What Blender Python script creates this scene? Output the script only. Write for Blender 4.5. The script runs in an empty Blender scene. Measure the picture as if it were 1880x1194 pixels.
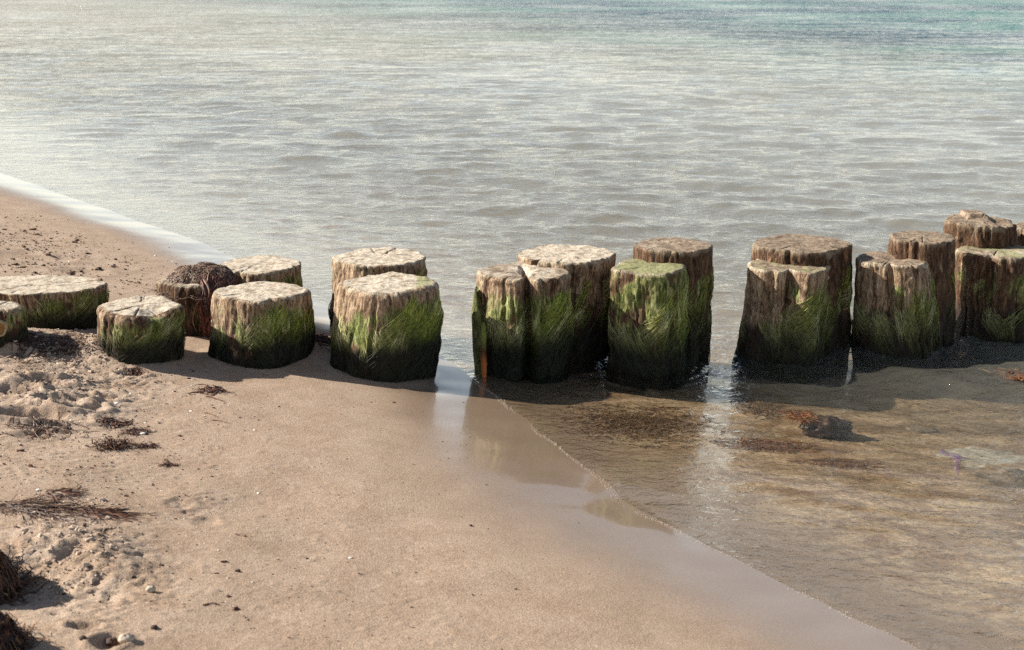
import bpy, math, random
import numpy as np
from mathutils import Vector

random.seed(7)
RNG = np.random.default_rng(11)
SC = bpy.context.scene
COL = SC.collection

# ------------------------------------------------------------------ camera, sky, sun, exposure
CAM_H = 1.35
PITCH = math.radians(14.5)
FPX = 2611.0                       # 50 mm lens on 36 mm, photo 1880 px wide
cam_d = bpy.data.cameras.new('camera')
cam = bpy.data.objects.new('camera', cam_d)
COL.objects.link(cam)
cam.location = (0, 0, CAM_H)
cam.rotation_euler = (math.radians(90) - PITCH, 0, 0)
cam_d.lens = 50
cam_d.sensor_width = 36
cam_d.clip_start = 0.05
cam_d.clip_end = 2000
cam_d.dof.use_dof = True
cam_d.dof.focus_distance = 4.65
cam_d.dof.aperture_fstop = 8
SC.camera = cam

SUN_EL = math.radians(31)
SUN_AZ = math.radians(-80)         # from +Y towards +X: the sun stands to the left
sundir = Vector((math.sin(SUN_AZ) * math.cos(SUN_EL), math.cos(SUN_AZ) * math.cos(SUN_EL), math.sin(SUN_EL)))
world = bpy.data.worlds.new('World')
SC.world = world
world.use_nodes = True
wn = world.node_tree
wn.nodes.clear()
sky = wn.nodes.new('ShaderNodeTexSky')
sky.sky_type = 'NISHITA'
sky.sun_disc = False
sky.sun_elevation = SUN_EL
sky.sun_rotation = SUN_AZ % (2 * math.pi)
sky.air_density = 1.0
sky.dust_density = 1.2
sky.ozone_density = 1.0
bg = wn.nodes.new('ShaderNodeBackground')
bg.inputs['Strength'].default_value = 0.05
wo = wn.nodes.new('ShaderNodeOutputWorld')
# summer haze: the same pale veil all round, thickest at the horizon
tcw = wn.nodes.new('ShaderNodeTexCoord'); sep = wn.nodes.new('ShaderNodeSeparateXYZ')
wn.links.new(tcw.outputs['Generated'], sep.inputs[0])
mz = wn.nodes.new('ShaderNodeMath'); mz.operation = 'MULTIPLY'; mz.inputs[1].default_value = -5.0
wn.links.new(sep.outputs[2], mz.inputs[0])
mc = wn.nodes.new('ShaderNodeMath'); mc.operation = 'MINIMUM'; mc.inputs[1].default_value = 0.0
wn.links.new(mz.outputs[0], mc.inputs[0])
me_ = wn.nodes.new('ShaderNodeMath'); me_.operation = 'EXPONENT'
wn.links.new(mc.outputs[0], me_.inputs[0])
hz = wn.nodes.new('ShaderNodeVectorMath'); hz.operation = 'SCALE'; hz.inputs[0].default_value = (9.6, 9.45, 8.6)
wn.links.new(me_.outputs[0], hz.inputs['Scale'])
ad = wn.nodes.new('ShaderNodeVectorMath'); ad.operation = 'ADD'
wn.links.new(sky.outputs[0], ad.inputs[0]); wn.links.new(hz.outputs[0], ad.inputs[1])
wn.links.new(ad.outputs[0], bg.inputs['Color'])
wn.links.new(bg.outputs[0], wo.inputs['Surface'])

sun_d = bpy.data.lights.new('sun', 'SUN')
sun_d.energy = 5.0
sun_d.angle = math.radians(0.5)
sun_d.color = (1.0, 0.93, 0.82)
sun = bpy.data.objects.new('sun', sun_d)
COL.objects.link(sun)
sun.rotation_euler = sundir.to_track_quat('Z', 'Y').to_euler()

SC.render.engine = 'CYCLES'
SC.cycles.use_denoising = False      # the photograph is grainy; keep the fine texture
vs = SC.view_settings
vs.view_transform = 'Standard'
vs.look = 'None'
vs.exposure = 0.98
vs.gamma = 1.0
vs.use_curve_mapping = False

# ------------------------------------------------------------------ numeric noise
_perm = RNG.permutation(256)
_perm = np.concatenate([_perm, _perm, _perm]).astype(np.int64)
_grad = RNG.normal(size=(256, 3))
_grad /= np.linalg.norm(_grad, axis=1)[:, None]

def pn(x, y, z=0.0, seed=0):
    x, y, z = np.broadcast_arrays(np.asarray(x, float) + seed * 17.31, np.asarray(y, float) + seed * 9.17, np.asarray(z, float) + seed * 3.77)
    xi = np.floor(x).astype(np.int64); yi = np.floor(y).astype(np.int64); zi = np.floor(z).astype(np.int64)
    xf = x - xi; yf = y - yi; zf = z - zi
    u = xf ** 3 * (xf * (xf * 6 - 15) + 10); v = yf ** 3 * (yf * (yf * 6 - 15) + 10); w = zf ** 3 * (zf * (zf * 6 - 15) + 10)
    out = 0
    for dx in (0, 1):
        px_ = _perm[(xi + dx) & 255]
        for dy in (0, 1):
            py_ = _perm[px_ + ((yi + dy) & 255)]
            for dz in (0, 1):
                g = _grad[_perm[py_ + ((zi + dz) & 255)]]
                d = g[..., 0] * (xf - dx) + g[..., 1] * (yf - dy) + g[..., 2] * (zf - dz)
                out = out + d * (u if dx else 1 - u) * (v if dy else 1 - v) * (w if dz else 1 - w)
    return out * 1.6

def fbm(x, y, z=0.0, oct=4, seed=0):
    a, f, s = 1.0, 1.0, 0
    for i in range(oct):
        s = s + a * pn(np.asarray(x) * f, np.asarray(y) * f, np.asarray(z) * f, seed + i)
        a *= 0.5; f *= 2.03
    return s

def sstep(a, b, x):
    t = np.clip((np.asarray(x, float) - a) / (b - a), 0, 1)
    return t * t * (3 - 2 * t)

# ------------------------------------------------------------------ pixel of the photograph -> place in the world
CP, SP = math.cos(PITCH), math.sin(PITCH)

def ray(px, py):
    a = (px - 940) / FPX; b = -(py - 597) / FPX
    return np.array([a, CP + b * SP, -SP + b * CP])

def at_z(px, py, z):
    r = ray(px, py); t = (z - CAM_H) / r[2]
    return np.array([r[0] * t, r[1] * t, z])

def z_at_y(px, py, Y):
    r = ray(px, py); t = Y / r[1]
    return CAM_H + r[2] * t

# ------------------------------------------------------------------ the beach as a height field
SH = np.array([[-200, 420], [-14, 26], [-5.6, 12.6], [-3.25, 9.1], [-1.45, 6.75], [-0.62, 5.35], [-0.27, 4.92], [-0.11, 4.47], [0.05, 4.05], [0.38, 3.26], [0.84, 2.58],
               [1.5, 1.6], [3.2, 0.0], [60, -60]], float)
_ys = np.linspace(-60, 420, 9601)
_xs = np.interp(_ys, SH[::-1, 1], SH[::-1, 0])
_k = np.hanning(17); _k /= _k.sum()
_xs = np.convolve(np.pad(_xs, 8, mode='edge'), _k, 'valid')

def shore_s(x, y):
    return (x - np.interp(y, _ys, _xs)) * 0.87

def base_z(x, y):
    s = shore_s(x, y)
    land = 0.9 * (1 - np.exp(-0.13 * np.maximum(-s, 0)))
    sea = -1.6 * (1 - np.exp(-0.045 * np.maximum(s, 0)))
    return np.where(s < 0, land, sea)

def at_base(px, py, f=None):
    f = f or base_z
    z = 0.0
    for _ in range(25):
        p = at_z(px, py, z)
        z = 0.5 * z + 0.5 * float(f(np.array(p[0]), np.array(p[1])))
    return at_z(px, py, z)

BUMPS = []   # x, y, rx, ry, height
for px, py, rx, ry, h in [
        (90, 640, 0.30, 0.16, 0.050), (180, 655, 0.10, 0.10, 0.02), (590, 650, 0.12, 0.18, 0.050), (500, 610, 0.2, 0.2, 0.02),
        (765, 712, 0.08, 0.05, -0.006),
        (110, 1000, 0.13, 0.10, 0.025), (190, 1040, 0.09, 0.08, 0.022), (20, 1065, 0.14, 0.14, -0.035),
        (40, 700, 0.20, 0.10, 0.020), (120, 745, 0.12, 0.08, 0.018), (350, 915, 0.07, 0.08, 0.006), (60, 900, .35, .25, .012)]:
    p = at_base(px, py); BUMPS.append((p[0], p[1], rx, ry, h))
PRINTS = []  # hollows left by feet: x, y, along, across, turn, depth
for px, py, a, b, t, d in [
        (85, 708, .07, .045, .3, .022), (30, 722, .06, .05, -.2, .022), (118, 742, .07, .04, .2, .026), (45, 765, .09, .045, .1, .03), (70, 768, .12, .04, .1, .02),
        (150, 702, .05, .03, .4, .018), (10, 690, .05, .04, 0, .02), (150, 755, .06, .035, .2, .02), (240, 690, .045, .025, .1, .014), (170, 735, .07, .03, .3, .016),
        (135, 1022, .035, .03, .2, .014), (200, 1180, .03, .03, 0, .02), (155, 1150, .03, .02, 0, .012),
        (20, 660, .08, .04, .1, .016), (60, 800, .05, .03, .2, .010), (330, 930, .03, .03, .2, .006), (380, 960, .03, .03, .2, .005),
        (95, 475, .1, .08, .1, .012), (30, 470, .12, .1, .2, .014), (150, 500, .1, .08, .2, .010)]:
    p = at_base(px, py); PRINTS.append((p[0], p[1], a, b, t, d))
ROUGH = []   # trampled patches: x, y, rx, ry, strength
for px, py, rx, ry, k in [(60, 700, .33, .38, 1.0), (150, 740, .16, .18, .8), (110, 1020, .20, .22, 1.0), (160, 1120, .12, .16, .55), (360, 925, .10, .11, .45),
                          (60, 480, .55, .6, .55), (20, 850, .25, .2, .4), (250, 1080, .12, .1, .3), (250, 700, .10, .08, .4)]:
    p = at_base(px, py); ROUGH.append((p[0], p[1], rx, ry, k))

def rough_mask(x, y):
    m = 0
    for (cx, cy, rx, ry, k) in ROUGH:
        m = m + k * np.exp(-(((x - cx) / rx) ** 2 + ((y - cy) / ry) ** 2) ** 1.3)
    return np.clip(m, 0, 1.1)

PILE_XY = []   # filled with piles: x, y, radius (scour rings)

def ground_z(x, y):
    x = np.asarray(x, float); y = np.asarray(y, float)
    z = base_z(x, y)
    s = shore_s(x, y)
    near = 1 / (1 + np.maximum(np.hypot(x, y - 4) - 8, 0) * 0.3)
    L = np.maximum(-s, 0)
    z = z + 0.0035 * fbm(x * 2.1, y * 2.1, 0, 2, 3) * near + 0.0011 * pn(x * 8, y * 8, 0, 5) * near
    z = z + (0.0015 + 0.004 * sstep(0.3, 1.2, L)) * pn(x * 5, y * 5, 0, 8) * near
    und = sstep(0.05, 0.6, s)
    z = z + 0.006 * und * pn(x * 3.0 + y * 1.0, y * 7.0, 0, 14) * near
    for (cx, cy, rx, ry, h) in BUMPS:
        z = z + h * np.exp(-(((x - cx) / rx) ** 2 + ((y - cy) / ry) ** 2))
    if x.ndim and x.size > 20000:
        flat = np.zeros(x.size); xf, yf = np.broadcast_arrays(x, y); xf = xf.ravel(); yf = yf.ravel()
        ok = (np.abs(xf) < 5) & (yf > 1.5) & (yf < 12) & ((L.ravel() > 0.05) | (s.ravel() < 0.5))
        flat[ok] = fine_z(xf[ok], yf[ok], L.ravel()[ok], und.ravel()[ok], near.ravel()[ok])
        return z + flat.reshape(z.shape)
    return z + fine_z(x, y, L, und, near)

def fine_z(x, y, L, und, near):
    z = 0 * x
    m = rough_mask(x, y)
    wx = x + 0.02 * pn(x * 20, y * 20, 0, 31); wy = y + 0.02 * pn(x * 20, y * 20, 0, 32)
    r1 = 1 - np.abs(pn(wx * 22, wy * 22, 0, 21)) * 2.0
    r2 = 1 - np.abs(pn(wx * 48, wy * 48, 0, 22)) * 2.0
    r3 = pn(x * 95, y * 95, 0, 23)
    z = z + m * (0.005 * r1 + 0.0055 * r2 + 0.005 * r3 + 0.0022 * pn(x * 180, y * 180, 0, 24) - 0.006) * near
    lump = np.maximum(pn(x * 60, y * 60, 0, 41) - 0.35, 0)
    dry = sstep(0.35, 1.0, L)
    z = z + dry * (0.006 * lump + 0.0010 * pn(x * 75, y * 75, 0, 43)) * near
    wq = 0.12 * pn(x * 30, y * 30, 0, 51)
    for (cx, cy, a, b, t, d) in PRINTS:
        c, s_ = math.cos(t), math.sin(t)
        u = ((x - cx) * c + (y - cy) * s_) / a; v = (-(x - cx) * s_ + (y - cy) * c) / b
        q = np.sqrt(u * u + v * v) + wq
        z = z - 0.8 * d * (1 - sstep(0.3, 1.3, q)) + 0.35 * d * np.exp(-((q - 1.3) / 0.28) ** 2)
    for (cx, cy, r) in PILE_XY:
        q = np.hypot(x - cx, y - cy)
        z = z + 0.008 * np.exp(-((q - r) / 0.035) ** 2) * sstep(0.08, 0.2, L) - 0.012 * np.exp(-((q - r * 1.1) / 0.06) ** 2) * und
    return z

# ------------------------------------------------------------------ mesh helpers
def make_mesh(name, V, F, mat, parent=None, attrs=None, cols=None, smooth=True, loc=None):
    """F is an (n,3) or (n,4) int array, or a list of such arrays."""
    V = np.asarray(V, np.float32)
    if not isinstance(F, (list, tuple)):
        F = [F]
    me = bpy.data.meshes.new(name)
    me.vertices.add(len(V)); me.vertices.foreach_set('co', V.ravel())
    idx = np.concatenate([np.asarray(f, np.int32).ravel() for f in F])
    cnt = np.concatenate([np.full(len(f), f.shape[1], np.int32) for f in F])
    me.loops.add(len(idx)); me.loops.foreach_set('vertex_index', idx)
    me.polygons.add(len(cnt))
    st = np.concatenate([[0], np.cumsum(cnt)[:-1]]).astype(np.int32)
    me.polygons.foreach_set('loop_start', st)
    me.polygons.foreach_set('use_smooth', np.full(len(cnt), smooth))
    me.update(calc_edges=True)
    for k, a in (attrs or {}).items():
        at = me.attributes.new(k, 'FLOAT', 'POINT'); at.data.foreach_set('value', np.asarray(a, np.float32).ravel())
    if cols is not None:
        at = me.attributes.new('tint', 'FLOAT_COLOR', 'POINT')
        c = np.ones((len(V), 4), np.float32); c[:, :3] = cols
        at.data.foreach_set('color', c.ravel())
    me.materials.append(mat)
    o = bpy.data.objects.new(name, me)
    COL.objects.link(o)
    if parent is not None:
        o.parent = parent
    if loc is not None:
        o.location = loc
    return o

def tag(o, label=None, cat=None, group=None, kind=None):
    if label: o['label'] = label
    if cat: o['category'] = cat
    if group: o['group'] = group
    if kind: o['kind'] = kind
    return o

def thing(name, loc, label, cat, group=None):
    o = bpy.data.objects.new(name, None)
    o.empty_display_size = 0.05
    COL.objects.link(o)
    o.location = [float(v) for v in loc]
    return tag(o, label, cat, group)

def grid_faces(nu, nv, wrap=False):
    i = np.arange(nu - (0 if wrap else 1)); j = np.arange(nv - 1)
    I, J = np.meshgrid(i, j, indexing='xy')
    I = I.ravel(); J = J.ravel(); I2 = (I + 1) % nu
    return np.stack([J * nu + I, J * nu + I2, (J + 1) * nu + I2, (J + 1) * nu + I], 1)

def ribbons(P, N, W, tints=None):
    """P (n,k,3) centre lines, N (n,k,3) face normals, W (n,k) widths -> ridged strips (three verts across)."""
    n, k, _ = P.shape
    T = np.gradient(P, axis=1)
    T /= np.linalg.norm(T, axis=2, keepdims=True) + 1e-9
    B = np.cross(T, N); B /= np.linalg.norm(B, axis=2, keepdims=True) + 1e-9
    Nn = np.cross(B, T)
    L = P - B * W[..., None] / 2; R = P + B * W[..., None] / 2; M = P + Nn * W[..., None] * 0.35
    V = np.stack([L, M, R], 2).reshape(-1, 3)
    base = (np.arange(n) * k * 3)[:, None, None]
    j = np.arange(k - 1)[None, :, None] * 3
    a = np.arange(2)[None, None, :]
    q = base + j + a
    F = np.stack([q, q + 1, q + 4, q + 3], -1).reshape(-1, 4)
    C = None
    if tints is not None:
        C = np.repeat(tints[:, :, None, :], 3, 2).reshape(-1, 3)
    return V, F, C

# ------------------------------------------------------------------ materials
class NT:
    def __init__(self, name):
        self.m = bpy.data.materials.new(name); self.m.use_nodes = True
        self.t = self.m.node_tree; self.t.nodes.clear()
        self.out = self.n('ShaderNodeOutputMaterial')
    def n(self, typ, **kw):
        nd = self.t.nodes.new(typ)
        for k, v in kw.items(): setattr(nd, k, v)
        return nd
    def put(self, sock, v):
        if isinstance(v, bpy.types.NodeSocket): self.t.links.new(v, sock)
        elif isinstance(v, (tuple, list)) and len(v) == 3 and sock.type == 'RGBA': sock.default_value = (*v, 1)
        else: sock.default_value = v
    def attr(self, name, out='Fac'):
        a = self.n('ShaderNodeAttribute', attribute_name=name); return a.outputs[out]
    def coord(self, which='Object'):
        return self.n('ShaderNodeTexCoord').outputs[which]
    def pos(self):
        return self.n('ShaderNodeNewGeometry').outputs['Position']
    def mapping(self, vec, scale=(1, 1, 1), loc=(0, 0, 0), rot=(0, 0, 0)):
        m = self.n('ShaderNodeMapping'); self.put(m.inputs['Vector'], vec)
        self.put(m.inputs['Scale'], scale); self.put(m.inputs['Location'], loc); self.put(m.inputs['Rotation'], rot)
        return m.outputs[0]
    def noise(self, vec, scale, detail=4, rough=0.5, dist=0.0):
        n = self.n('ShaderNodeTexNoise'); self.put(n.inputs['Vector'], vec)
        n.inputs['Scale'].default_value = scale; n.inputs['Detail'].default_value = detail
        n.inputs['Roughness'].default_value = rough; n.inputs['Distortion'].default_value = dist
        return n.outputs['Fac']
    def voronoi(self, vec, scale, out='Color'):
        n = self.n('ShaderNodeTexVoronoi'); self.put(n.inputs['Vector'], vec); n.inputs['Scale'].default_value = scale
        return n.outputs[out]
    def ramp(self, fac, stops):
        r = self.n('ShaderNodeValToRGB'); self.put(r.inputs[0], fac)
        els = r.color_ramp.elements
        while len(els) < len(stops): els.new(0.5)
        for e, (p, c) in zip(els, stops):
            e.position = p; e.color = (*c, 1) if isinstance(c, (tuple, list)) else (c, c, c, 1)
        return r.outputs[0]
    def math(self, op, a, b=0.0, c=None, clamp=False):
        m = self.n('ShaderNodeMath', operation=op, use_clamp=clamp)
        self.put(m.inputs[0], a); self.put(m.inputs[1], b)
        if c is not None: self.put(m.inputs[2], c)
        return m.outputs[0]
    def maprange(self, v, a, b, c=0.0, d=1.0, smooth=True):
        m = self.n('ShaderNodeMapRange', interpolation_type='SMOOTHSTEP' if smooth else 'LINEAR')
        for s, x in zip(m.inputs[:5], (v, a, b, c, d)): self.put(s, x)
        return m.outputs[0]
    def mix(self, f, a, b, blend='MIX'):
        m = self.n('ShaderNodeMix', data_type='RGBA', blend_type=blend)
        self.put(m.inputs[0], f); self.put(m.inputs[6], a); self.put(m.inputs[7], b)
        return m.outputs[2]
    def bump(self, h, strength, dist, normal=None):
        b = self.n('ShaderNodeBump'); self.put(b.inputs['Height'], h)
        b.inputs['Strength'].default_value = 1.0
        self.put(b.inputs['Strength'], strength); self.put(b.inputs['Distance'], dist)
        if normal is not None: self.put(b.inputs['Normal'], normal)
        return b.outputs[0]
    def bsdf(self, color, rough, normal=None, spec=0.5, **kw):
        p = self.n('ShaderNodeBsdfPrincipled')
        self.put(p.inputs['Base Color'], color); self.put(p.inputs['Roughness'], rough)
        self.put(p.inputs['Specular IOR Level'], spec)
        for k, v in kw.items(): self.put(p.inputs[k], v)
        if normal is not None: self.put(p.inputs['Normal'], normal)
        return p.outputs[0]
    def done(self, sh):
        self.t.links.new(sh, self.out.inputs['Surface']); return self.m

def mat_sand():
    m = NT('beach sand'); P = m.pos()
    wet = m.attr('wet'); under = m.attr('under'); mixed = m.attr('rough')
    big = m.noise(P, 1.6, 4, 0.55); mid = m.noise(P, 11, 5, 0.6); fine = m.noise(P, 240, 3, 0.7); grain = m.voronoi(P, 420)
    gr = m.n('ShaderNodeSeparateColor'); m.put(gr.inputs[0], grain)
    dry = m.mix(big, (0.30, 0.212, 0.148), (0.39, 0.282, 0.204))
    dry = m.mix(m.maprange(mid, 0.3, 0.7), dry, m.mix(0.5, dry, (0.47, 0.365, 0.28)))
    dry = m.mix(m.math('MULTIPLY', mixed, m.maprange(mid, 0.35, 0.65, 0, 0.35)), dry, (0.50, 0.41, 0.33))
    speck = m.ramp(gr.outputs[0], [(0.0, 0.62), (0.12, 0.85), (0.5, 1.0), (0.9, 1.1), (1.0, 1.35)])
    dry = m.mix(1.0, dry, speck, 'MULTIPLY')
    dry = m.mix(1.0, dry, m.ramp(fine, [(0.25, 0.80), (0.5, 1.0), (0.75, 1.14)]), 'MULTIPLY')
    wetc = m.mix(big, (0.225, 0.158, 0.108), (0.28, 0.205, 0.15))
    wetc = m.mix(1.0, wetc, m.ramp(fine, [(0.25, 0.82), (0.75, 1.14)]), 'MULTIPLY')
    streak = m.noise(m.mapping(P, scale=(1.6, 2.4, 2.0), rot=(0, 0, 0.3)), 3.5, 6, 0.65, 1.2)
    rip = m.noise(m.mapping(P, scale=(1.0, 1.3, 1.0), rot=(0, 0, 0.5)), 55, 4, 0.65, 1.2)
    undc = m.mix(m.maprange(streak, 0.36, 0.66), (0.255, 0.165, 0.095), (0.46, 0.345, 0.23))
    undc = m.mix(1.0, undc, m.ramp(rip, [(0.3, 0.55), (0.5, 1.0), (0.68, 1.45)]), 'MULTIPLY')  # sand ripples with caustic-like light and dark painted into the colour
    undc = m.mix(1.0, undc, m.ramp(fine, [(0.3, 0.8), (0.7, 1.18)]), 'MULTIPLY')
    col = m.mix(wet, dry, wetc); col = m.mix(under, col, undc)
    rgh = m.math('MULTIPLY_ADD', m.math('POWER', wet, 0.8), -0.83, 0.93)
    rgh = m.math('ADD', rgh, m.math('MULTIPLY', m.noise(m.mapping(P, scale=(1, 5, 1)), 3, 3), 0.07))
    hh = m.math('ADD', m.math('MULTIPLY', fine, 0.6), m.math('MULTIPLY', gr.outputs[1], 0.35))
    hh = m.math('ADD', hh, m.math('MULTIPLY', m.noise(P, 60, 4, 0.65), 0.45))
    st = m.math('MULTIPLY_ADD', wet, -0.93, 1.0)
    return m.done(m.bsdf(col, rgh, m.bump(hh, st, 0.0024), spec=m.math('MULTIPLY_ADD', wet, 0.30, 0.15), **{'Coat Weight': m.maprange(wet, 0.25, 1.0), 'Coat Roughness': m.maprange(wet, 0.5, 1.0, 0.30, 0.05), 'Coat IOR': 1.33}))

def mat_water():
    m = NT('sea water'); P = m.pos()
    dep = m.attr('depth'); calm = m.attr('calm'); far = m.attr('far')
    w1 = m.noise(m.mapping(P, scale=(0.7, 1.0, 1.0), rot=(0, 0, 0.25)), 26, 4, 0.6, 0.6)
    w2 = m.noise(m.mapping(P, scale=(0.6, 1.0, 1.0), rot=(0, 0, -0.15)), 8, 5, 0.6, 0.5)
    w3 = m.noise(m.mapping(P, scale=(0.55, 1.0, 1.0), rot=(0, 0, 0.08)), 2.6, 5, 0.6)
    w0 = m.noise(P, 85, 2, 0.5)
    w4 = m.noise(m.mapping(P, scale=(0.8, 1.0, 1.0), rot=(0, 0, 0.1)), 0.85, 4, 0.6)
    sx = m.n('ShaderNodeSeparateXYZ'); m.put(sx.inputs[0], P); vf = m.maprange(sx.outputs[1], 10.0, 28.0)
    n = m.bump(w0, calm, m.math('MULTIPLY_ADD', far, -0.0036, 0.0036))
    n = m.bump(w1, calm, m.math('MULTIPLY_ADD', far, -0.017, 0.0200), n)
    n = m.bump(w2, calm, m.math('MULTIPLY_ADD', far, m.math('MULTIPLY_ADD', vf, -0.01, 0.012), 0.016), n)
    n = m.bump(w3, calm, m.math('MULTIPLY_ADD', far, 0.09, 0.010), n)
    n = m.bump(w4, calm, m.math('MULTIPLY', vf, 0.95), n)
    # Schlick's reflectance for water, the same from above and from below
    dt = m.n('ShaderNodeVectorMath', operation='DOT_PRODUCT'); m.put(dt.inputs[0], n); m.put(dt.inputs[1], m.n('ShaderNodeNewGeometry').outputs['Incoming'])
    cs = m.math('ABSOLUTE', dt.outputs['Value'])
    frv = m.math('MULTIPLY_ADD', m.math('POWER', m.math('SUBTRACT', 1.0, cs, clamp=True), 5.0), 0.98, 0.02)
    big = m.noise(m.mapping(P, scale=(0.12, 0.22, 1)), 1.0, 3, 0.5)
    shallow = (0.27, 0.262, 0.22)
    deep = m.mix(m.maprange(big, 0.44, 0.54), (0.05, 0.15, 0.15), (0.010, 0.06, 0.10))
    bodyc = m.mix(m.maprange(dep, 0.40, 1.05), shallow, deep)
    dif = m.n('ShaderNodeBsdfDiffuse'); m.put(dif.inputs['Color'], bodyc)
    tr = m.n('ShaderNodeBsdfTransparent'); m.put(tr.inputs['Color'], (0.95, 0.94, 0.89))
    turb = m.math('SUBTRACT', 1.0, m.math('EXPONENT', m.math('MULTIPLY', m.math('MAXIMUM', m.math('SUBTRACT', dep, 0.045), 0.0), -5.0)))
    body = m.n('ShaderNodeMixShader'); m.put(body.inputs[0], turb); m.put(body.inputs[1], tr.outputs[0]); m.put(body.inputs[2], dif.outputs[0])
    gl = m.n('ShaderNodeBsdfGlossy'); m.put(gl.inputs['Roughness'], 0.04); m.put(gl.inputs['Normal'], n); m.put(gl.inputs['Color'], (1, 1, 1))
    mx = m.n('ShaderNodeMixShader'); m.put(mx.inputs[0], frv); m.put(mx.inputs[1], body.outputs[0]); m.put(mx.inputs[2], gl.outputs[0])
    return m.done(mx.outputs[0])

def mat_wood():
    m = NT('old pile timber'); C = m.coord()
    oi = m.n('ShaderNodeObjectInfo')
    vo = m.n('ShaderNodeVectorMath', operation='SCALE'); m.put(vo.inputs[0], (7.3, 5.1, 3.7)); m.put(vo.inputs['Scale'], oi.outputs['Random'])
    va = m.n('ShaderNodeVectorMath', operation='ADD'); m.put(va.inputs[0], C); m.put(va.inputs[1], vo.outputs[0]); C = va.outputs[0]
    moss = m.attr('moss'); wet = m.attr('wet'); pale = m.attr('pale')
    grain = m.noise(m.mapping(C, scale=(1, 1, 0.16)), 70, 8, 0.72, 0.9)
    fibre = m.noise(m.mapping(C, scale=(1, 1, 0.05)), 230, 3, 0.6)
    blot = m.noise(m.mapping(C, scale=(1, 1, 0.55)), 17, 5, 0.62, 0.6)
    tan = m.ramp(grain, [(0.30, (0.05, 0.028, 0.015)), (0.43, (0.20, 0.125, 0.075)), (0.54, (0.41, 0.29, 0.185)), (0.70, (0.62, 0.51, 0.37))])
    brn = m.ramp(grain, [(0.32, (0.016, 0.009, 0.006)), (0.50, (0.095, 0.05, 0.027)), (0.70, (0.28, 0.165, 0.095))])
    col = m.mix(m.maprange(m.math('ADD', blot, m.math('MULTIPLY_ADD', pale, 0.45, -0.34)), 0.42, 0.56), brn, tan)
    col = m.mix(m.maprange(m.noise(m.mapping(C, scale=(1, 1, 0.12)), 42, 6, 0.7), 0.57, 0.66, 0, 0.9), col, (0.035, 0.020, 0.012))
    green = m.ramp(m.noise(m.mapping(C, scale=(1, 1, 0.2)), 60, 5, 0.65, 0.8), [(0.3, (0.02, 0.026, 0.007)), (0.47, (0.13, 0.155, 0.035)), (0.64, (0.42, 0.42, 0.19))])
    col = m.mix(m.maprange(m.math('ADD', moss, m.math('MULTIPLY_ADD', blot, 1.2, -0.6)), 0.35, 0.62), col, green)
    col = m.mix(m.attr('rim'), col, m.ramp(m.noise(C, 34, 8, 0.72, 0.1), [(0.32, (0.11, 0.07, 0.04)), (0.45, (0.40, 0.32, 0.22)), (0.6, (0.58, 0.51, 0.40))]))
    col = m.mix(1.0, col, m.ramp(m.noise(m.mapping(C, scale=(1, 1, 0.35)), 130, 5, 0.75), [(0.36, 0.28), (0.47, 1.0), (0.66, 1.25)]), 'MULTIPLY')
    dark = m.mix(grain, (0.010, 0.007, 0.006), (0.045, 0.028, 0.020))
    col = m.mix(wet, col, dark)  # the mix carries wet wood and painted shade low on the shaft
    rg = m.math('MULTIPLY_ADD', wet, -0.35, 0.88)
    pit = m.noise(m.mapping(C, scale=(1, 1, 0.45)), 150, 5, 0.7)
    h = m.math('ADD', m.math('MULTIPLY', grain, 1.0), m.math('MULTIPLY', fibre, 0.6))
    h = m.math('ADD', h, m.math('MULTIPLY', pit, 0.8))
    h = m.math('ADD', h, m.math('MULTIPLY', blot, 1.2))
    return m.done(m.bsdf(col, rg, m.bump(h, 1.0, 0.008), spec=0.3))

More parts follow.
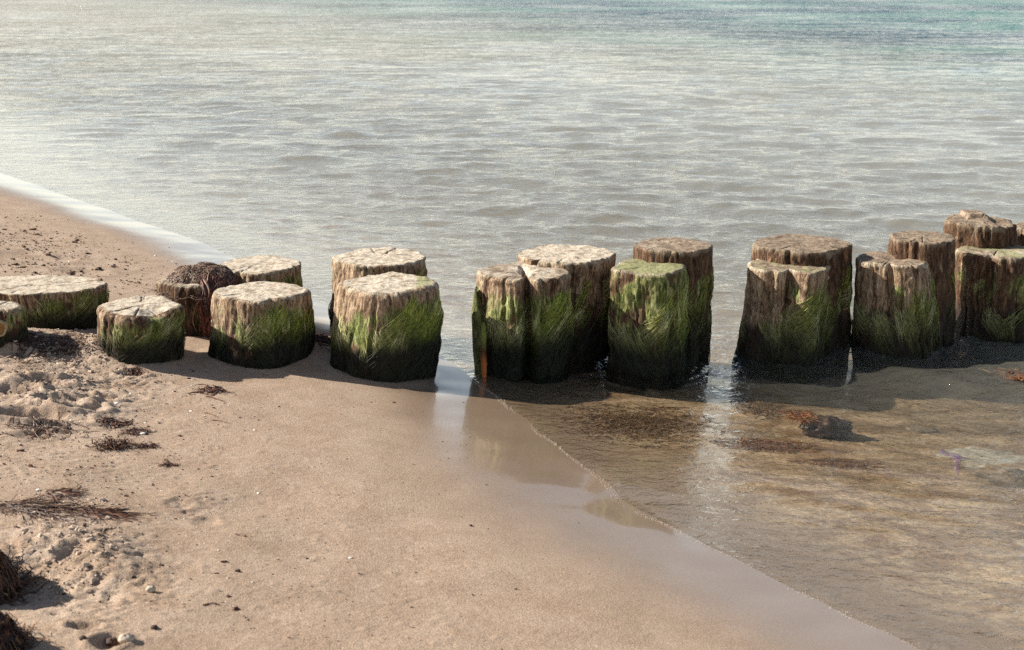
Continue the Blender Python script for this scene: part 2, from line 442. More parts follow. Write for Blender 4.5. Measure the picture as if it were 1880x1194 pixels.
def mat_top():
    m = NT('weathered pile end'); C = m.coord()
    oi = m.n('ShaderNodeObjectInfo')
    vo = m.n('ShaderNodeVectorMath', operation='SCALE'); m.put(vo.inputs[0], (3.3, 6.1, 2.7)); m.put(vo.inputs['Scale'], oi.outputs['Random'])
    va = m.n('ShaderNodeVectorMath', operation='ADD'); m.put(va.inputs[0], C); m.put(va.inputs[1], vo.outputs[0]); N = va.outputs[0]
    moss = m.attr('moss'); pale = m.attr('pale')
    a = m.noise(N, 34, 8, 0.72, 0.1); b = m.noise(N, 150, 4, 0.75); c = m.noise(N, 9, 3, 0.5)
    ring = m.n('ShaderNodeTexWave', wave_type='RINGS', rings_direction='Z')
    m.put(ring.inputs['Vector'], C); ring.inputs['Scale'].default_value = 26; ring.inputs['Distortion'].default_value = 3.0
    ring.inputs['Detail'].default_value = 3; ring.inputs['Detail Scale'].default_value = 1.5
    gry = m.ramp(a, [(0.3, (0.06, 0.042, 0.03)), (0.45, (0.20, 0.15, 0.105)), (0.6, (0.33, 0.26, 0.195)), (0.75, (0.45, 0.38, 0.30))])
    sandy = m.ramp(a, [(0.30, (0.14, 0.09, 0.055)), (0.40, (0.30, 0.23, 0.16)), (0.50, (0.50, 0.43, 0.34)), (0.7, (0.60, 0.54, 0.45))])
    col = m.mix(m.maprange(m.math('ADD', pale, m.math('MULTIPLY_ADD', c, 1.0, -0.5)), 0.35, 0.65), gry, sandy)
    col = m.mix(m.math('MULTIPLY', m.maprange(ring.outputs['Fac'], 0.0, 0.35, 0.55, 0.0), m.math('SUBTRACT', 1.0, pale)), col, (0.14, 0.09, 0.055))
    col = m.mix(m.maprange(b, 0.59, 0.68, 0, 0.9), col, (0.10, 0.055, 0.03))
    col = m.mix(m.maprange(m.math('ADD', moss, m.math('MULTIPLY_ADD', a, 1.4, -0.7)), 0.4, 0.6, 0, 0.75), col, (0.25, 0.26, 0.12))
    col = m.mix(m.attr('crack'), col, (0.02, 0.013, 0.009))
    h = m.math('ADD', a, m.math('MULTIPLY', b, 0.4))
    return m.done(m.bsdf(col, 0.9, m.bump(h, 1.0, 0.004), spec=0.2))

def mat_tinted(name, rough=0.6, spec=0.35, transl=0.0, scale=90):
    m = NT(name); C = m.coord()
    t = m.attr('tint', 'Color')
    v = m.ramp(m.noise(C, scale, 4, 0.6), [(0.3, 0.55), (0.5, 1.0), (0.75, 1.5)])
    col = m.mix(1.0, t, v, 'MULTIPLY')
    b = m.bsdf(col, rough, spec=spec)
    if transl:
        tl = m.n('ShaderNodeBsdfTranslucent'); m.put(tl.inputs['Color'], col)
        mx = m.n('ShaderNodeMixShader'); m.put(mx.inputs[0], transl); m.put(mx.inputs[1], b); m.put(mx.inputs[2], tl.outputs[0])
        b = mx.outputs[0]
    return m.done(b)

M_SAND, M_WATER, M_WOOD, M_TOP = mat_sand(), mat_water(), mat_wood(), mat_top()
M_ALGAE = mat_tinted('green algae', 0.55, 0.35, 0.18)
M_KELP = mat_tinted('dried seaweed', 0.55, 0.4, 0.15)
M_CHIP = mat_tinted('beach litter', 0.75, 0.3)
M_BAG = mat_tinted('plastic film', 0.3, 0.5, 0.3, 40)
_b = M_BAG.node_tree; _o = next(n for n in _b.nodes if n.type == 'OUTPUT_MATERIAL'); _l = _o.inputs['Surface'].links[0].from_socket
_t = _b.nodes.new('ShaderNodeBsdfTransparent'); _m = _b.nodes.new('ShaderNodeMixShader'); _m.inputs[0].default_value = 0.58
_b.links.new(_l, _m.inputs[1]); _b.links.new(_t.outputs[0], _m.inputs[2]); _b.links.new(_m.outputs[0], _o.inputs['Surface'])
M_STONE = mat_tinted('wet stone', 0.45, 0.4, 0.0, 60)
M_RUST = mat_tinted('rust', 0.75, 0.3, 0.0, 120)

# ------------------------------------------------------------------ the piles
PILES = [
    # name data: key, top xl, xr, centre y of the top ellipse, base xl, xr, base near y, options
    dict(k='stub', t=(-48, 44, 561), b=(-52, 46, 650), pale=.7, moss=.45, algae=.15, bevel=.035, tilt=(-.06, 0),
         label='low rounded stub with a round orange knot hole at the left frame edge'),
    dict(k='long', t=(-66, 190, 522), b=(-60, 190, 606), pale=.9, moss=.5, algae=.35, bevel=.012, squash=.62, crack=True,
         label='widest low pile with a long crack across its flat pale top'),
    dict(k='p3', t=(178, 336, 560), b=(176, 336, 672), pale=.75, moss=.75, algae=.5, bevel=.03, notch=[(300, .35, .16, .80, 1.1), (258, .10, .06, 0, 1.1)], square=.8, corner=-92, tilt=(0, .03),
         label='short squarish stump with a hollow in its front rim, standing in dry sand'),
    dict(k='p4', t=(297, 425, 512), b=(293, 420, 622), pale=.45, moss=.15, algae=.08, bevel=.02, notch=[(352, .10, .06, 0, 1.1)],
         label='brown back-row pile buried under a heap of dark dried seaweed'),
    dict(k='p5', t=(400, 553, 485), b=(398, 557, 606), pale=1.0, moss=.6, algae=.5, bevel=.012,
         label='pale topped back-row pile just right of the seaweed heap'),
    dict(k='p6', square=.5, corner=-84, t=(394, 562, 534), b=(388, 568, 680), pale=.95, moss=.55, algae=.8, bevel=.022, notch=[(518, .20, .13, .78, 1.1)],
         label='front pile with a chipped rim above bright green algae, beside the seaweed heap'),
    dict(k='p7', t=(613, 779, 471), b=(612, 782, 640), pale=.95, moss=.35, algae=.25, bevel=.010, rag=.008,
         label='back-row pile with a ragged brown rim showing behind the broad algae-sided pile'),
    dict(k='p8', square=.5, corner=-86, t=(630, 798, 519), b=(612, 792, 704), bulge=.06, pale=1.0, moss=.75, algae=1.0, bevel=.03, tilt=(0, .02),
         label='broad front pile with pale flat top, the last one standing on sand'),
    dict(k='p9', square=.3, corner=-100, tp=.55, t=(882, 1044, 498), b=(884, 1040, 697), pale=.75, moss=.75, algae=1.0, bevel=.022, notch=[(970, .13, .60, -.2, 1.2), (1000, .10, .10, .5, 1.1), (925, .12, .10, -.2, .6)],
         label='deeply split front pile in two halves at the edge of the water'),
    dict(k='p10', t=(957, 1126, 465), b=(950, 1112, 668), pale=.8, moss=.2, algae=.25, bevel=.012, square=.15,
         label='wide back-row pile with pale furry top behind the split pile'),
    dict(k='p11', square=.65, corner=-68, tp=.3, t=(1122, 1260, 489), b=(1116, 1266, 694), pale=.55, moss=.9, algae=1.0, bevel=.016, topmoss=.75, notch=[(1222, .10, .10, -.2, 1.1)],
         label='front pile with green moss all over its flat top'),
    dict(k='p12', t=(1167, 1306, 449), b=(1168, 1302, 667), pale=.35, moss=.5, algae=.5, bevel=.010, 
         label='tall smooth-topped back-row pile behind the moss-topped pile'),
    dict(k='p13', square=.6, corner=-72, tp=.3, t=(1372, 1527, 485), b=(1350, 1514, 668), pale=1.1, moss=.6, algae=.9, bevel=.014, topmoss=.45, notch=[(1440, .24, .30, .35, 1.1), (1405, .09, .10, .4, 1.1), (1500, .12, .05, .3, 1.1)],
         label='front pile tapering upward with a deep dark wedge split out of its face'),
    dict(k='p14', t=(1388, 1559, 446), b=(1392, 1556, 650), pale=.2, moss=.15, algae=.2, bevel=.010, notch=[(1541, .10, .30, -.2, 1.2)],
         label='back-row pile with a slab split off its right side, behind the wedge-split pile'),
    dict(k='p15', square=.45, corner=-74, tp=.25, t=(1572, 1708, 474), b=(1572, 1736, 655), pale=1.1, moss=.45, algae=.75, bevel=.018, notch=[(1617, .09, .20, .45, 1.1), (1690, .2, .06, -.2, .7)],
         label='front pile widening downward with a narrow dark crack below its ringed top'),
    dict(k='p16', t=(1635, 1753, 434), b=(1632, 1748, 640), pale=.25, moss=.08, algae=.08, bevel=.010, notch=[(1672, .10, .12, .86, 1.1)],
         label='brown pile with a chipped front rim, squeezed between two front piles'),
    dict(k='p17', t=(1737, 1863, 403), b=(1735, 1862, 606), pale=.2, moss=.05, algae=.05, bevel=.012, rag=.006, step=True, notch=[(1844, .12, .12, -.2, 1.2)],
         label='rough brown pile with a stepped broken top, tallest in the picture'),
    dict(k='p18', square=.5, corner=-84, t=(1760, 1908, 458), b=(1752, 1904, 628), pale=.45, moss=.55, algae=.6, bevel=.016, topmoss=.5, notch=[(1796, .13, .18, .55, 1.05), (1850, .10, .08, -.2, .8)],
         label='front pile cut by the right frame edge, moss hanging over its rim'),
    dict(k='p19', t=(1868, 1985, 415), b=(1868, 1985, 590), pale=.2, moss=.05, algae=.0, bevel=.012,
         label='dark pile barely showing as a sliver at the right frame edge'),
]

def ground_or_sea(x, y):
    return np.maximum(ground_z(x, y), 0.0)

for D in PILES:
    bl, br, by = D['b']; tl, tr, ty = D['t']
    cx = 0.5 * (bl + br)
    g = at_base(cx, by, ground_or_sea)
    depth = g[1] * CP + (CAM_H - g[2]) * SP
    R = 0.5 * (br - bl) * depth / FPX
    sq = D.get('squash', 1.0)
    cyw = g[1] + R * sq
    depth = cyw * CP + (CAM_H - g[2]) * SP
    R = 0.5 * (br - bl) * depth / FPX
    D['c'] = np.array([(cx - 940) / FPX * depth, cyw]); D['R'] = R
    zt = z_at_y(0.5 * (tl + tr), ty, cyw)
    dt = cyw * CP + (CAM_H - zt) * SP
    D['zt'] = zt; D['Rt'] = 0.5 * (tr - tl) * dt / FPX
    D['lean'] = (0.5 * (tl + tr) - 940) / FPX * dt - D['c'][0]
for D in PILES:
    PILE_XY.append((D['c'][0], D['c'][1], D['R']))

def pile_surface(D):
    cx, cy = D['c']; zg = float(ground_z(cx, cy)); D['zg'] = zg
    H = D['zt'] - zg; R0 = D['R']; R1 = D['Rt']; seed = D['seed']; lean = D['lean']
    sq = D.get('squash', 1.0); rag = D.get('rag', 0.0)
    tl, tr, _ = D['t']
    notch = []
    for (px, w, d, h0, h1) in D.get('notch', []):
        u = np.clip((px - 0.5 * (tl + tr)) / (0.5 * (tr - tl)), -0.98, 0.98)
        notch.append((-math.acos(u), w, d, h0, h1))
    rn = np.random.default_rng(seed * 5 + 1)
    for _ in range(rn.integers(3, 7)):
        lo = rn.uniform(-.2, .6); notch.append((rn.uniform(-3.1, 0), rn.uniform(.022, .06), rn.uniform(.03, .10), lo, rn.choice([1.2, rn.uniform(.6, 1.0)])))
    def f(th, z, inset=0.0, scale=1.0):
        """position for angle th, height z above ground; inset shrinks the radius, scale is the share of the radius on the end face"""
        h = np.clip(z / H, -0.3, 1.0)
        R = R0 + (R1 - R0) * h + D.get('bulge', 0) * R0 * np.sin(np.pi * np.clip(h, 0, 1) * 0.9)
        ct, st = np.cos(th), np.sin(th)
        # roughly four-sided sections, shaped to catch sun on the left; one corner faces the camera side
        sqr = 0.7 * D.get('square', 0.2)
        p = 2 + 3 * sqr * (0.8 + 0.4 * h)
        tc = math.radians(D.get('corner', -88)) - math.pi / 4 + 0.10 * pn(z * 7, 0.3, 0.1, seed + 2)
        kk_ = (np.abs(np.cos(th - tc)) ** p + np.abs(np.sin(th - tc)) ** p) ** (-1 / p)
        R = R * kk_ * (1 - 0.19 * sqr)
        sh = 1 + 0.065 * pn(ct * 1.8, st * 1.8, z * 3.0, seed) + 0.018 * np.sin(2 * th + seed)
        cut = 0
        for (t0, w, d, h0, h1) in notch:
            dd = (th - t0 + np.pi) % (2 * np.pi) - np.pi
            wob = 0.05 * pn(z * 22, 0.5, 0.0, seed + 3)
            prof = np.exp(-(np.abs((dd + wob) / w) ** 2.6))
            m = sstep(h0 - 0.08, h0 + 0.08, h) * (1 - sstep(h1 - 0.05, h1 + 0.05, h)) if h1 < 1.05 else sstep(h0 - 0.08, h0 + 0.08, h)
            cut = cut + d * prof * m
        x3 = ct * R0 * 1.0; y3 = st * R0
        wq = 0.012 * pn(x3 * 20, y3 * 20, z * 12, seed + 11)
        gro = -0.007 * np.maximum(0.10 - np.abs(pn((x3 + wq) * 26, (y3 + wq) * 26, z * 3.0, seed + 12)), 0) / 0.10 * sstep(-.25, .25, pn(x3 * 12, y3 * 12, z * 14, seed + 13))
        gro = gro + 0.0018 * pn((x3 + wq) * 62, (y3 + wq) * 62, z * 7, seed + 5) + 0.0022 * pn(x3 * 130, y3 * 130, z * 11, seed + 6)
        kn = 0.007 * pn(x3 * 15, y3 * 15, z * 12, seed + 7) + 0.0022 * pn(x3 * 60, y3 * 60, z * 50, seed + 9)
        rg = rag * pn(x3 * 40, y3 * 40, z * 25, seed + 8)
        r = (R * sh * (1 - cut) + gro + kn + rg - inset) * scale
        return np.stack([lean * h + r * ct, r * st * sq, z + 0 * th], -1)
    D['H'] = H; D['f'] = f
    return f

def top_cracks(D, x, y):
    rng = np.random.default_rng(D['seed'] * 13 + 2)
    R = D['Rt']; out = 0 * x
    ang = np.arctan2(y, x); q = np.hypot(x, y)
    for i in range(rng.integers(4, 8)):
        a = rng.uniform(0, 6.28); inner = rng.uniform(0.0, 0.45) * R; w = rng.uniform(.0012, .0026)
        dd = (ang - a + np.pi) % (2 * np.pi) - np.pi
        off = np.sin(dd) * q + 0.004 * pn(q * 45, i, 0, D['seed'])
        out = np.maximum(out, np.exp(-(off / w) ** 2) * (np.cos(dd) > 0) * sstep(inner, inner + .3 * R, q))
    return out

def top_dz(D, x, y):
    seed = D['seed']; R = D['Rt']
    tx, ty = D.get('tilt', (0, 0))
    dz = tx * x + ty * y + 0.0035 * pn(x * 18, y * 18, 0, seed + 20) + 0.0016 * pn(x * 50, y * 50, 0, seed + 21) + 0.0010 * pn(x * 110, y * 110, 0, seed + 22)
    dz = dz - 0.006 * top_cracks(D, x, y)
    if D.get('step'):
        dz = dz + 0.016 * sstep(-0.012, 0.012, y - 0.15 * R + 0.01 * pn(x * 30, 1, 0, 3)) * sstep(-.35 * R, -.3 * R, x) * (1 - 0.4 * sstep(.2 * R, .5 * R, x))
        dz = dz - 0.016 * sstep(0.15 * R, 0.5 * R, x)
    if D.get('crack'):
        dz = dz - 0.012 * np.exp(-((y + 0.02 - 0.10 * (x - 0.02) + 0.006 * pn(x * 14, 2, 0, 8)) / 0.0035) ** 2) * (1 - sstep(.6 * R, .9 * R, np.abs(x)))
    if D['k'] == 'p3':
        dz = dz - 0.02 * np.exp(-((x - 0.45 * R) ** 2 + (y + 0.55 * R) ** 2) / (0.04 ** 2))
    if D['k'] in ('p15', 'p9'):
        dz = dz - 0.010 * np.exp(-((x - 0.0) ** 2 + (y - 0.0) ** 2) / (0.03 ** 2))
    return dz

GREEN_HI = np.array([0.41, 0.45, 0.085]); GREEN = np.array([0.165, 0.205, 0.026]); GREEN_LO = np.array([0.014, 0.016, 0.007]); PALE_G = np.array([0.58, 0.56, 0.29])

def build_pile(D, seed):
    D['seed'] = seed
    f = pile_surface(D)
    H = D['H']; nt = 200; inwater = D['zg'] < 0.0
    bev = D['bevel'] = D['bevel'] * 0.7
    root = thing('timber_pile', (D['c'][0], D['c'][1], D['zg']), D['label'], 'wooden post', 'double row of old timber groyne piles')
    th = np.linspace(0, 2 * np.pi, nt, endpoint=False)
    zs = np.concatenate([[-0.16, -0.10, -0.05], np.linspace(-0.02, H - bev, 62)])
    rings = []
    for z in zs:
        rings.append(f(th, np.full(nt, z)))
    side_end = len(rings)
    for a in np.linspace(0, math.pi / 2, 9)[1:]:
        rings.append(f(th, np.full(nt, H - bev + bev * math.sin(a)), inset=bev * (1 - math.cos(a))))
    V = np.stack(rings, 0)                         # (m, nt, 3)
    # let the rim follow the uneven end face
    hh = np.clip(V[..., 2] / H, 0, 1)
    dz = top_dz(D, V[..., 0] - D['lean'], V[..., 1])
    V[..., 2] += dz * sstep(0.80, 1.0, hh)
    m = V.shape[0]
    VV = V.reshape(-1, 3)
    # attributes
    hz = np.clip(V[..., 2] / H, -0.2, 1)
    nz = fbm(V[..., 0] * 12, V[..., 1] * 12, V[..., 2] * 9, 3, seed + 30)
    zw = V[..., 2] + D['zg']
    T = np.broadcast_to(th, hz.shape)
    rightish = 0.5 + 0.5 * np.cos(T + 0.5)
    moss = D['moss'] * (0.35 + 0.55 * rightish) * (1 - 0.75 * sstep(0.72, 1.0, hz) * (1 - D.get('topmoss', 0))) + 0.30 * nz
    tide = 0.10 if inwater else 0.035
    wet = 1 - sstep(tide * 0.5, tide * 1.6, zw - (0 if inwater else D['zg']) + 0.03 * nz)
    wet = np.clip(wet * (0.92 if inwater else 0.6) + (0.45 * (1 - sstep(0.20, 0.60, hz + 0.18 * nz)) * 1.7 if inwater else 0.30 * (1 - sstep(0.1, 0.6, hz + .15 * nz))), 0, 0.95)  # tide-wet foot, plus shade of the lower shaft painted in as darkening
    pale = np.clip(D['pale'] * (0.55 + 0.6 * hz) + 0.3 * nz, 0, 1)
    rim = np.clip(sstep(0.955, 1.0, hz + 0.04 * nz) * (0.25 + .75 * D['pale']), 0, 1)
    F = grid_faces(nt, m, wrap=True)
    make_mesh('shaft', VV, F, M_WOOD, root, dict(moss=moss, wet=wet, pale=pale, rim=rim))
    # end face
    last = f(th, np.full(nt, H), inset=bev)
    k = 34
    fr = np.linspace(1, 0.0, k)
    cen = np.array([D['lean'], 0, H])
    TV = cen + (last - cen)[None] * fr[:, None, None]
    if D['k'] == 'p9':       # two halves: the split runs through the end face
        pass
    d2 = top_dz(D, TV[..., 0] - D['lean'], TV[..., 1])
    TV[..., 2] = H + d2
    cx0 = TV[0].copy()
    cx0[:, 2] = V[-1, :, 2]
    TV[0] = cx0
    for (px, w, d, h0, h1) in D.get('notch', []):
        if d > 0.25 and h1 > 1.05:
            u = np.clip((px - 0.5 * sum(D['t'][:2])) / (0.5 * (D['t'][1] - D['t'][0])), -0.98, 0.98)
            t0 = -math.acos(u); dx, dy = math.cos(t0), math.sin(t0)
            X = TV[..., 0] - D['lean']; Y = TV[..., 1]
            across = -X * dy + Y * dx; along = X * dx + Y * dy
            if D['k'] == 'p9':
                gm = np.exp(-(across / 0.009) ** 2) * sstep(-0.75 * D['Rt'], -0.3 * D['Rt'], along)
                TV[..., 2] -= 0.03 * gm * sstep(0, 0.3, 1 - fr)[:, None]
    tm = np.full(TV.shape[:2], D.get('topmoss', 0.05)) + 0.25 * fbm(TV[..., 0] * 14, TV[..., 1] * 14, 0, 3, seed + 40)
    if D['k'] == 'p8': tm = tm + 0.7 * sstep(0.5, 1.0, TV[..., 0] / D['Rt'])
    tp = np.full(TV.shape[:2], D.get('tp', D['pale']))
    make_mesh('cut_top', TV.reshape(-1, 3), grid_faces(nt, k, wrap=True)[:, ::-1], M_TOP, root, dict(moss=tm, pale=tp, crack=top_cracks(D, TV[..., 0] - D['lean'], TV[..., 1])))
    # algae hanging over the sides in wet locks
    if D['algae'] > 0.02:
        rng = np.random.default_rng(seed * 7 + 1)
        nl = int(330 * D['algae'] * (D['R'] / 0.15)); per = 26; kk = 7
        th0 = rng.uniform(-math.pi * 1.05, 0.25, nl)
        acc = 0.25 + 0.75 * sstep(-2.3, -0.9, th0)
        if D['k'] in ('p11', 'p13', 'p15', 'p18', 'p9'): acc = 0.55 + 0.45 * sstep(-2.3, -0.9, th0)
        th0 = th0[rng.uniform(size=nl) < acc]; nl = len(th0)
        D['_'] = 0
        zmax = 0.84 - 0.22 * (1 - sstep(-2.2, -0.8, th0))
        z0 = H * np.clip(rng.uniform(0.12, 1.0, nl) ** 0.8 * zmax + 0.03 * rng.normal(size=nl), 0.08, 0.97)
        okm = (pn(th0 * 1.8, z0 * 14, 0.0, seed + 55) + 0.25 * sstep(-2.0, -1.0, th0) - 0.35 * sstep(0.55, 0.9, z0 / H) * (1 - sstep(-1.6, -0.9, th0))) > 0.09
        th0 = th0[okm]; z0 = z0[okm]; nl = len(th0)
        ln = rng.uniform(0.05, 0.12, nl) * (0.7 + 0.6 * D['algae'])
        side = np.where(th0 > -1.45 + 0.25 * np.sin(seed), -1.0, 0.8)
        drift = side * (0.55 + 0.6 * pn(th0 * 2.0, z0 * 9, 0.3, seed + 56) + 0.28 * rng.normal(size=nl)) * ln / 0.13 * (0.12 / D['R'])
        tt = np.linspace(0, 1, kk)[None, None, :]
        spread_t = rng.normal(size=(nl, per)) * 0.085; spread_z = rng.normal(size=(nl, per)) * 0.014
        conv = 1 - 0.8 * tt ** 0.8
        TH = th0[:, None, None] + spread_t[..., None] * conv + drift[:, None, None] * tt ** 1.2 + 0.025 * np.sin(tt * 7 + rng.uniform(0, 6, (nl, per, 1)))
        Z = z0[:, None, None] + spread_z[..., None] - ln[:, None, None] * tt * rng.uniform(0.7, 1.1, (nl, per, 1))
        Z = np.maximum(Z, -0.02)
        P = f(TH, Z)
        Nrm = np.stack([np.cos(TH), np.sin(TH), 0 * TH], -1)
        lift = rng.uniform(-0.0005, 0.0025, (nl, per, 1)) * np.sin(np.pi * (0.15 + 0.8 * tt)) + 0.003 * np.abs(rng.normal(size=(nl, 1, 1))) * np.sin(np.pi * tt * 0.9) ** 2
        P = P + Nrm * (lift + 0.0012)[..., None]
        W = 0.0020 * rng.uniform(0.6, 1.5, (nl, per, 1)) * np.sin(np.pi * (0.06 + 0.9 * tt)) ** 0.8
        hh = np.clip(Z / H, 0, 1)[..., None]
        g = GREEN_LO + (GREEN - GREEN_LO) * sstep(0.26, 0.66, hh + 0.16 * pn(TH * 2.2, Z * 12, 0.7, seed + 57)[..., None])  # growth tones, with shade low and light higher up painted into the tint
        g = g + (GREEN_HI - g) * sstep(0.4, 0.85, hh) * 0.75
        pl = (rng.uniform(size=(nl, 1, 1, 1)) < 0.22) * 0.7 * sstep(.3, .6, hh)
        leftpale = (1 - sstep(-2.0, -1.0, TH))[..., None] * 0.75 * sstep(0.30, 0.62, hh)  # dried strands, painted paler still for the sunlit left side
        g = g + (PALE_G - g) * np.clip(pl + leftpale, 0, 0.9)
        if D['k'] in ('p13', 'p15', 'p16', 'p17', 'p18', 'p14', 'p12', 'p3', 'long', 'stub'):
            g = g * 0.6 + np.array([.10, .085, .035]) * 0.4 * (0.3 + hh)
        g = g * rng.uniform(0.55, 1.35, (nl, per, 1, 1))
        sh = (nl * per, kk)
        tw = rng.normal(size=(nl, per, 1, 3)) * 0.55
        Vr, Fr, Cr = ribbons(P.reshape(*sh, 3), (Nrm + tw).reshape(*sh, 3), W.reshape(sh), np.broadcast_to(g, (nl, per, kk, 3)).reshape(*sh, 3))
        a = make_mesh('algae', Vr, Fr, M_ALGAE, root, cols=Cr)
        a['kind'] = 'stuff'
    return root

roots = {}
for i, D in enumerate(PILES):
    roots[D['k']] = build_pile(D, i * 3 + 5)
PD = {D['k']: D for D in PILES}

def blob(name, mat, parent, c, r, seed, amp=0.2, tint=(.2, .2, .2), nu=40, nv=22, freq=3.0, attrs=False):
    u = np.linspace(0, 2 * np.pi, nu, endpoint=False); v = np.linspace(0.03, np.pi - 0.03, nv)
    U, Vv = np.meshgrid(u, v)
    d = np.stack([np.cos(U) * np.sin(Vv), np.sin(U) * np.sin(Vv), -np.cos(Vv)], -1)
    k = 1 + amp * fbm(d[..., 0] * freq, d[..., 1] * freq, d[..., 2] * freq, 4, seed)
    P = np.array(c) + d * k[..., None] * np.array(r)
    return make_mesh(name, P.reshape(-1, 3), grid_faces(nu, nv, True), mat, parent, cols=np.broadcast_to(np.array(tint), (nu * nv, 3)))

# knot hole of the left stub
D = PD['stub']; rt = roots['stub']
th = -math.acos((16 - 0) / 48)
pc = D['f'](np.array([th]), np.array([D['H'] * 0.50]))[0]
nrm = np.array([math.cos(th), math.sin(th), 0]); tan = np.array([-math.sin(th), math.cos(th), 0]); up = np.array([0, 0, 1.0])
rr = np.linspace(0, 1.25, 12); aa = np.linspace(0, 2 * np.pi, 40, endpoint=False)
A, Rr = np.meshgrid(aa, rr)
prof = 0.004 + 0.005 * np.exp(-((Rr - 0.92) / 0.16) ** 2) - 0.002 * (Rr < .6) - 0.03 * sstep(1.0, 1.25, Rr)
wob = 1 + 0.08 * np.sin(2 * A + 1) + 0.05 * np.sin(5 * A)
KP = pc + (np.cos(A) * Rr * wob * 0.024)[..., None] * tan + (np.sin(A) * Rr * wob * 0.028)[..., None] * up + (prof)[..., None] * nrm
kc = np.where((Rr < 0.75)[..., None], np.array([.30, .15, .05]) * (0.6 + 0.5 * np.sin(Rr * 18) ** 2)[..., None], np.array([.35, .28, .16]))
make_mesh('knot', KP.reshape(-1, 3), grid_faces(40, 12, True), M_RUST, rt, cols=kc.reshape(-1, 3))

# dark slab leaning against the split pile, and the rusty stake in front of it
D = PD['p9']; rt = roots['p9']
def slab(name, parent, root_loc, pxs, pys, Y, thick, mat, seed):
    """upright sliver whose silhouette runs through the given outline, built as a thick rounded bar"""
    n = len(pxs); k = 14
    rows = []
    for i, ((xl, xr), py) in enumerate(zip(pxs, pys)):
        z = z_at_y(0.5 * (xl + xr), py, Y); dep = Y * CP + (CAM_H - z) * SP
        xc = (0.5 * (xl + xr) - 940) / FPX * dep; w = 0.5 * (xr - xl) * dep / FPX
        a = np.linspace(0, 2 * np.pi, k, endpoint=False)
        rows.append(np.stack([xc + w * np.cos(a), Y + thick * np.sin(a) * min(1, w / 0.006), z + 0 * a], -1))
    P = np.array(rows) - np.array(root_loc)
    P += 0.0015 * np.stack([pn(P[..., 0] * 60, P[..., 1] * 60, P[..., 2] * 20, seed)] * 3, -1)
    V = P.reshape(-1, 3)
    cap0 = len(V); V = np.vstack([V, P[0].mean(0), P[-1].mean(0)])
    i = np.arange(k)
    f1 = np.stack([(i + 1) % k, i, np.full(k, cap0)], 1); f2 = np.stack([(n - 1) * k + i, (n - 1) * k + (i + 1) % k, np.full(k, cap0 + 1)], 1)
    return V, [grid_faces(k, n, True)[:, ::-1], f1, f2]
loc9 = np.array([D['c'][0], D['c'][1], D['zg']])
V, F = slab('side_slab', rt, loc9, [(873, 880), (868, 886), (865, 890), (866, 894), (868, 896), (872, 898), (874, 900)], [530, 548, 575, 600, 640, 685, 740], D['c'][1] - 0.02, 0.05, M_WOOD, 9)
make_mesh('side_slab', V, F, M_WOOD, rt, dict(moss=np.full(len(V), .75), wet=np.full(len(V), .35), pale=np.full(len(V), .1)))
Yst = D['c'][1] - D['R'] * 0.80
ps = at_z(888, 690, 0.0); zst = float(z_at_y(888, 700, Yst))
lst = np.array([(888 - 940) / FPX * (Yst * CP + (CAM_H) * SP), Yst, 0])
V, F = slab('stake', None, lst, [(885, 890), (883, 892), (882, 893), (882, 893), (883, 894), (884, 894), (885, 893)], [592, 600, 620, 645, 668, 688, 730], Yst, 0.010, M_RUST, 4)
hz_ = (V[:, 2] - V[:, 2].min()) / (V[:, 2].max() - V[:, 2].min())
ct = np.where((hz_ > 0.78)[:, None], np.array([.16, .20, .04]), np.where((hz_ > 0.55)[:, None], np.array([.10, .04, .02]), np.array([.48, .15, .04])))
st = make_mesh('stake', V, F, M_RUST, None, cols=ct, loc=[float(v) for v in lst])
tag(st, 'thin rusty orange stake standing against the left side of the split pile', 'stake')

# ------------------------------------------------------------------ sand
def grow(start, step, rate, limit):
    out = [start]; d = step
    while abs(out[-1] - start) < limit:
        d *= rate; out.append(out[-1] + d)
    return np.array(out[1:])

def lines(a, b, step, rate, lim_lo, lim_hi):
    mid = np.arange(a, b, step)
    return np.concatenate([grow(a, -step, rate, lim_lo)[::-1], mid, grow(mid[-1], step, rate, lim_hi)])

ylist = [2.35]
while ylist[-1] < 400:
    y = ylist[-1]; ylist.append(y + min(max(0.0055, 0.00042 * y * y), 0.012 + 0.02 * max(y - 5, 0)))
gy = np.concatenate([grow(2.35, -0.006, 1.12, 60)[::-1], np.array(ylist)])
gx = lines(-1.35, 1.15, 0.0075, 1.03, 200, 200)
X, Y = np.meshgrid(gx, gy)
Z = ground_z(X, Y)
S = shore_s(X, Y)
L = np.maximum(-S, 0)
wob = 0.10 * fbm(X * 1.3, Y * 1.3, 0, 3, 61)
# the swash leaves a broad wet sheet in front of the piles and a narrow one behind them
wide = np.where(Y < 4.6, 0.42 + 0.10 * sstep(4.2, 3.0, Y) if False else 0.46, 0.34)
wide = 0.46 + 0.22 * (1 - sstep(3.6, 4.8, Y)) + 0.25 * sstep(5.5, 8.5, Y)
wet = 1 - sstep(0.15, 1.0, (L / wide + wob))
wet = np.clip(wet, 0, 1)
# sheltered wet hollow between the piles
p = at_base(838, 690); wet = np.maximum(wet, 0.97 * np.exp(-(((X - p[0]) / 0.13) ** 2 + ((Y - p[1]) / 0.35) ** 2) ** 2))
under = sstep(0.0, 0.05, S) * sstep(0.004, -0.010, Z) if False else 1 - sstep(-0.030, -0.004, Z)
V = np.stack([X, Y, Z], -1).reshape(-1, 3)
g = make_mesh('sand', V, grid_faces(len(gx), len(gy)), M_SAND, None, dict(wet=wet, under=under, rough=rough_mask(X, Y)))
tag(g, kind='structure')
print('sand verts', len(V))

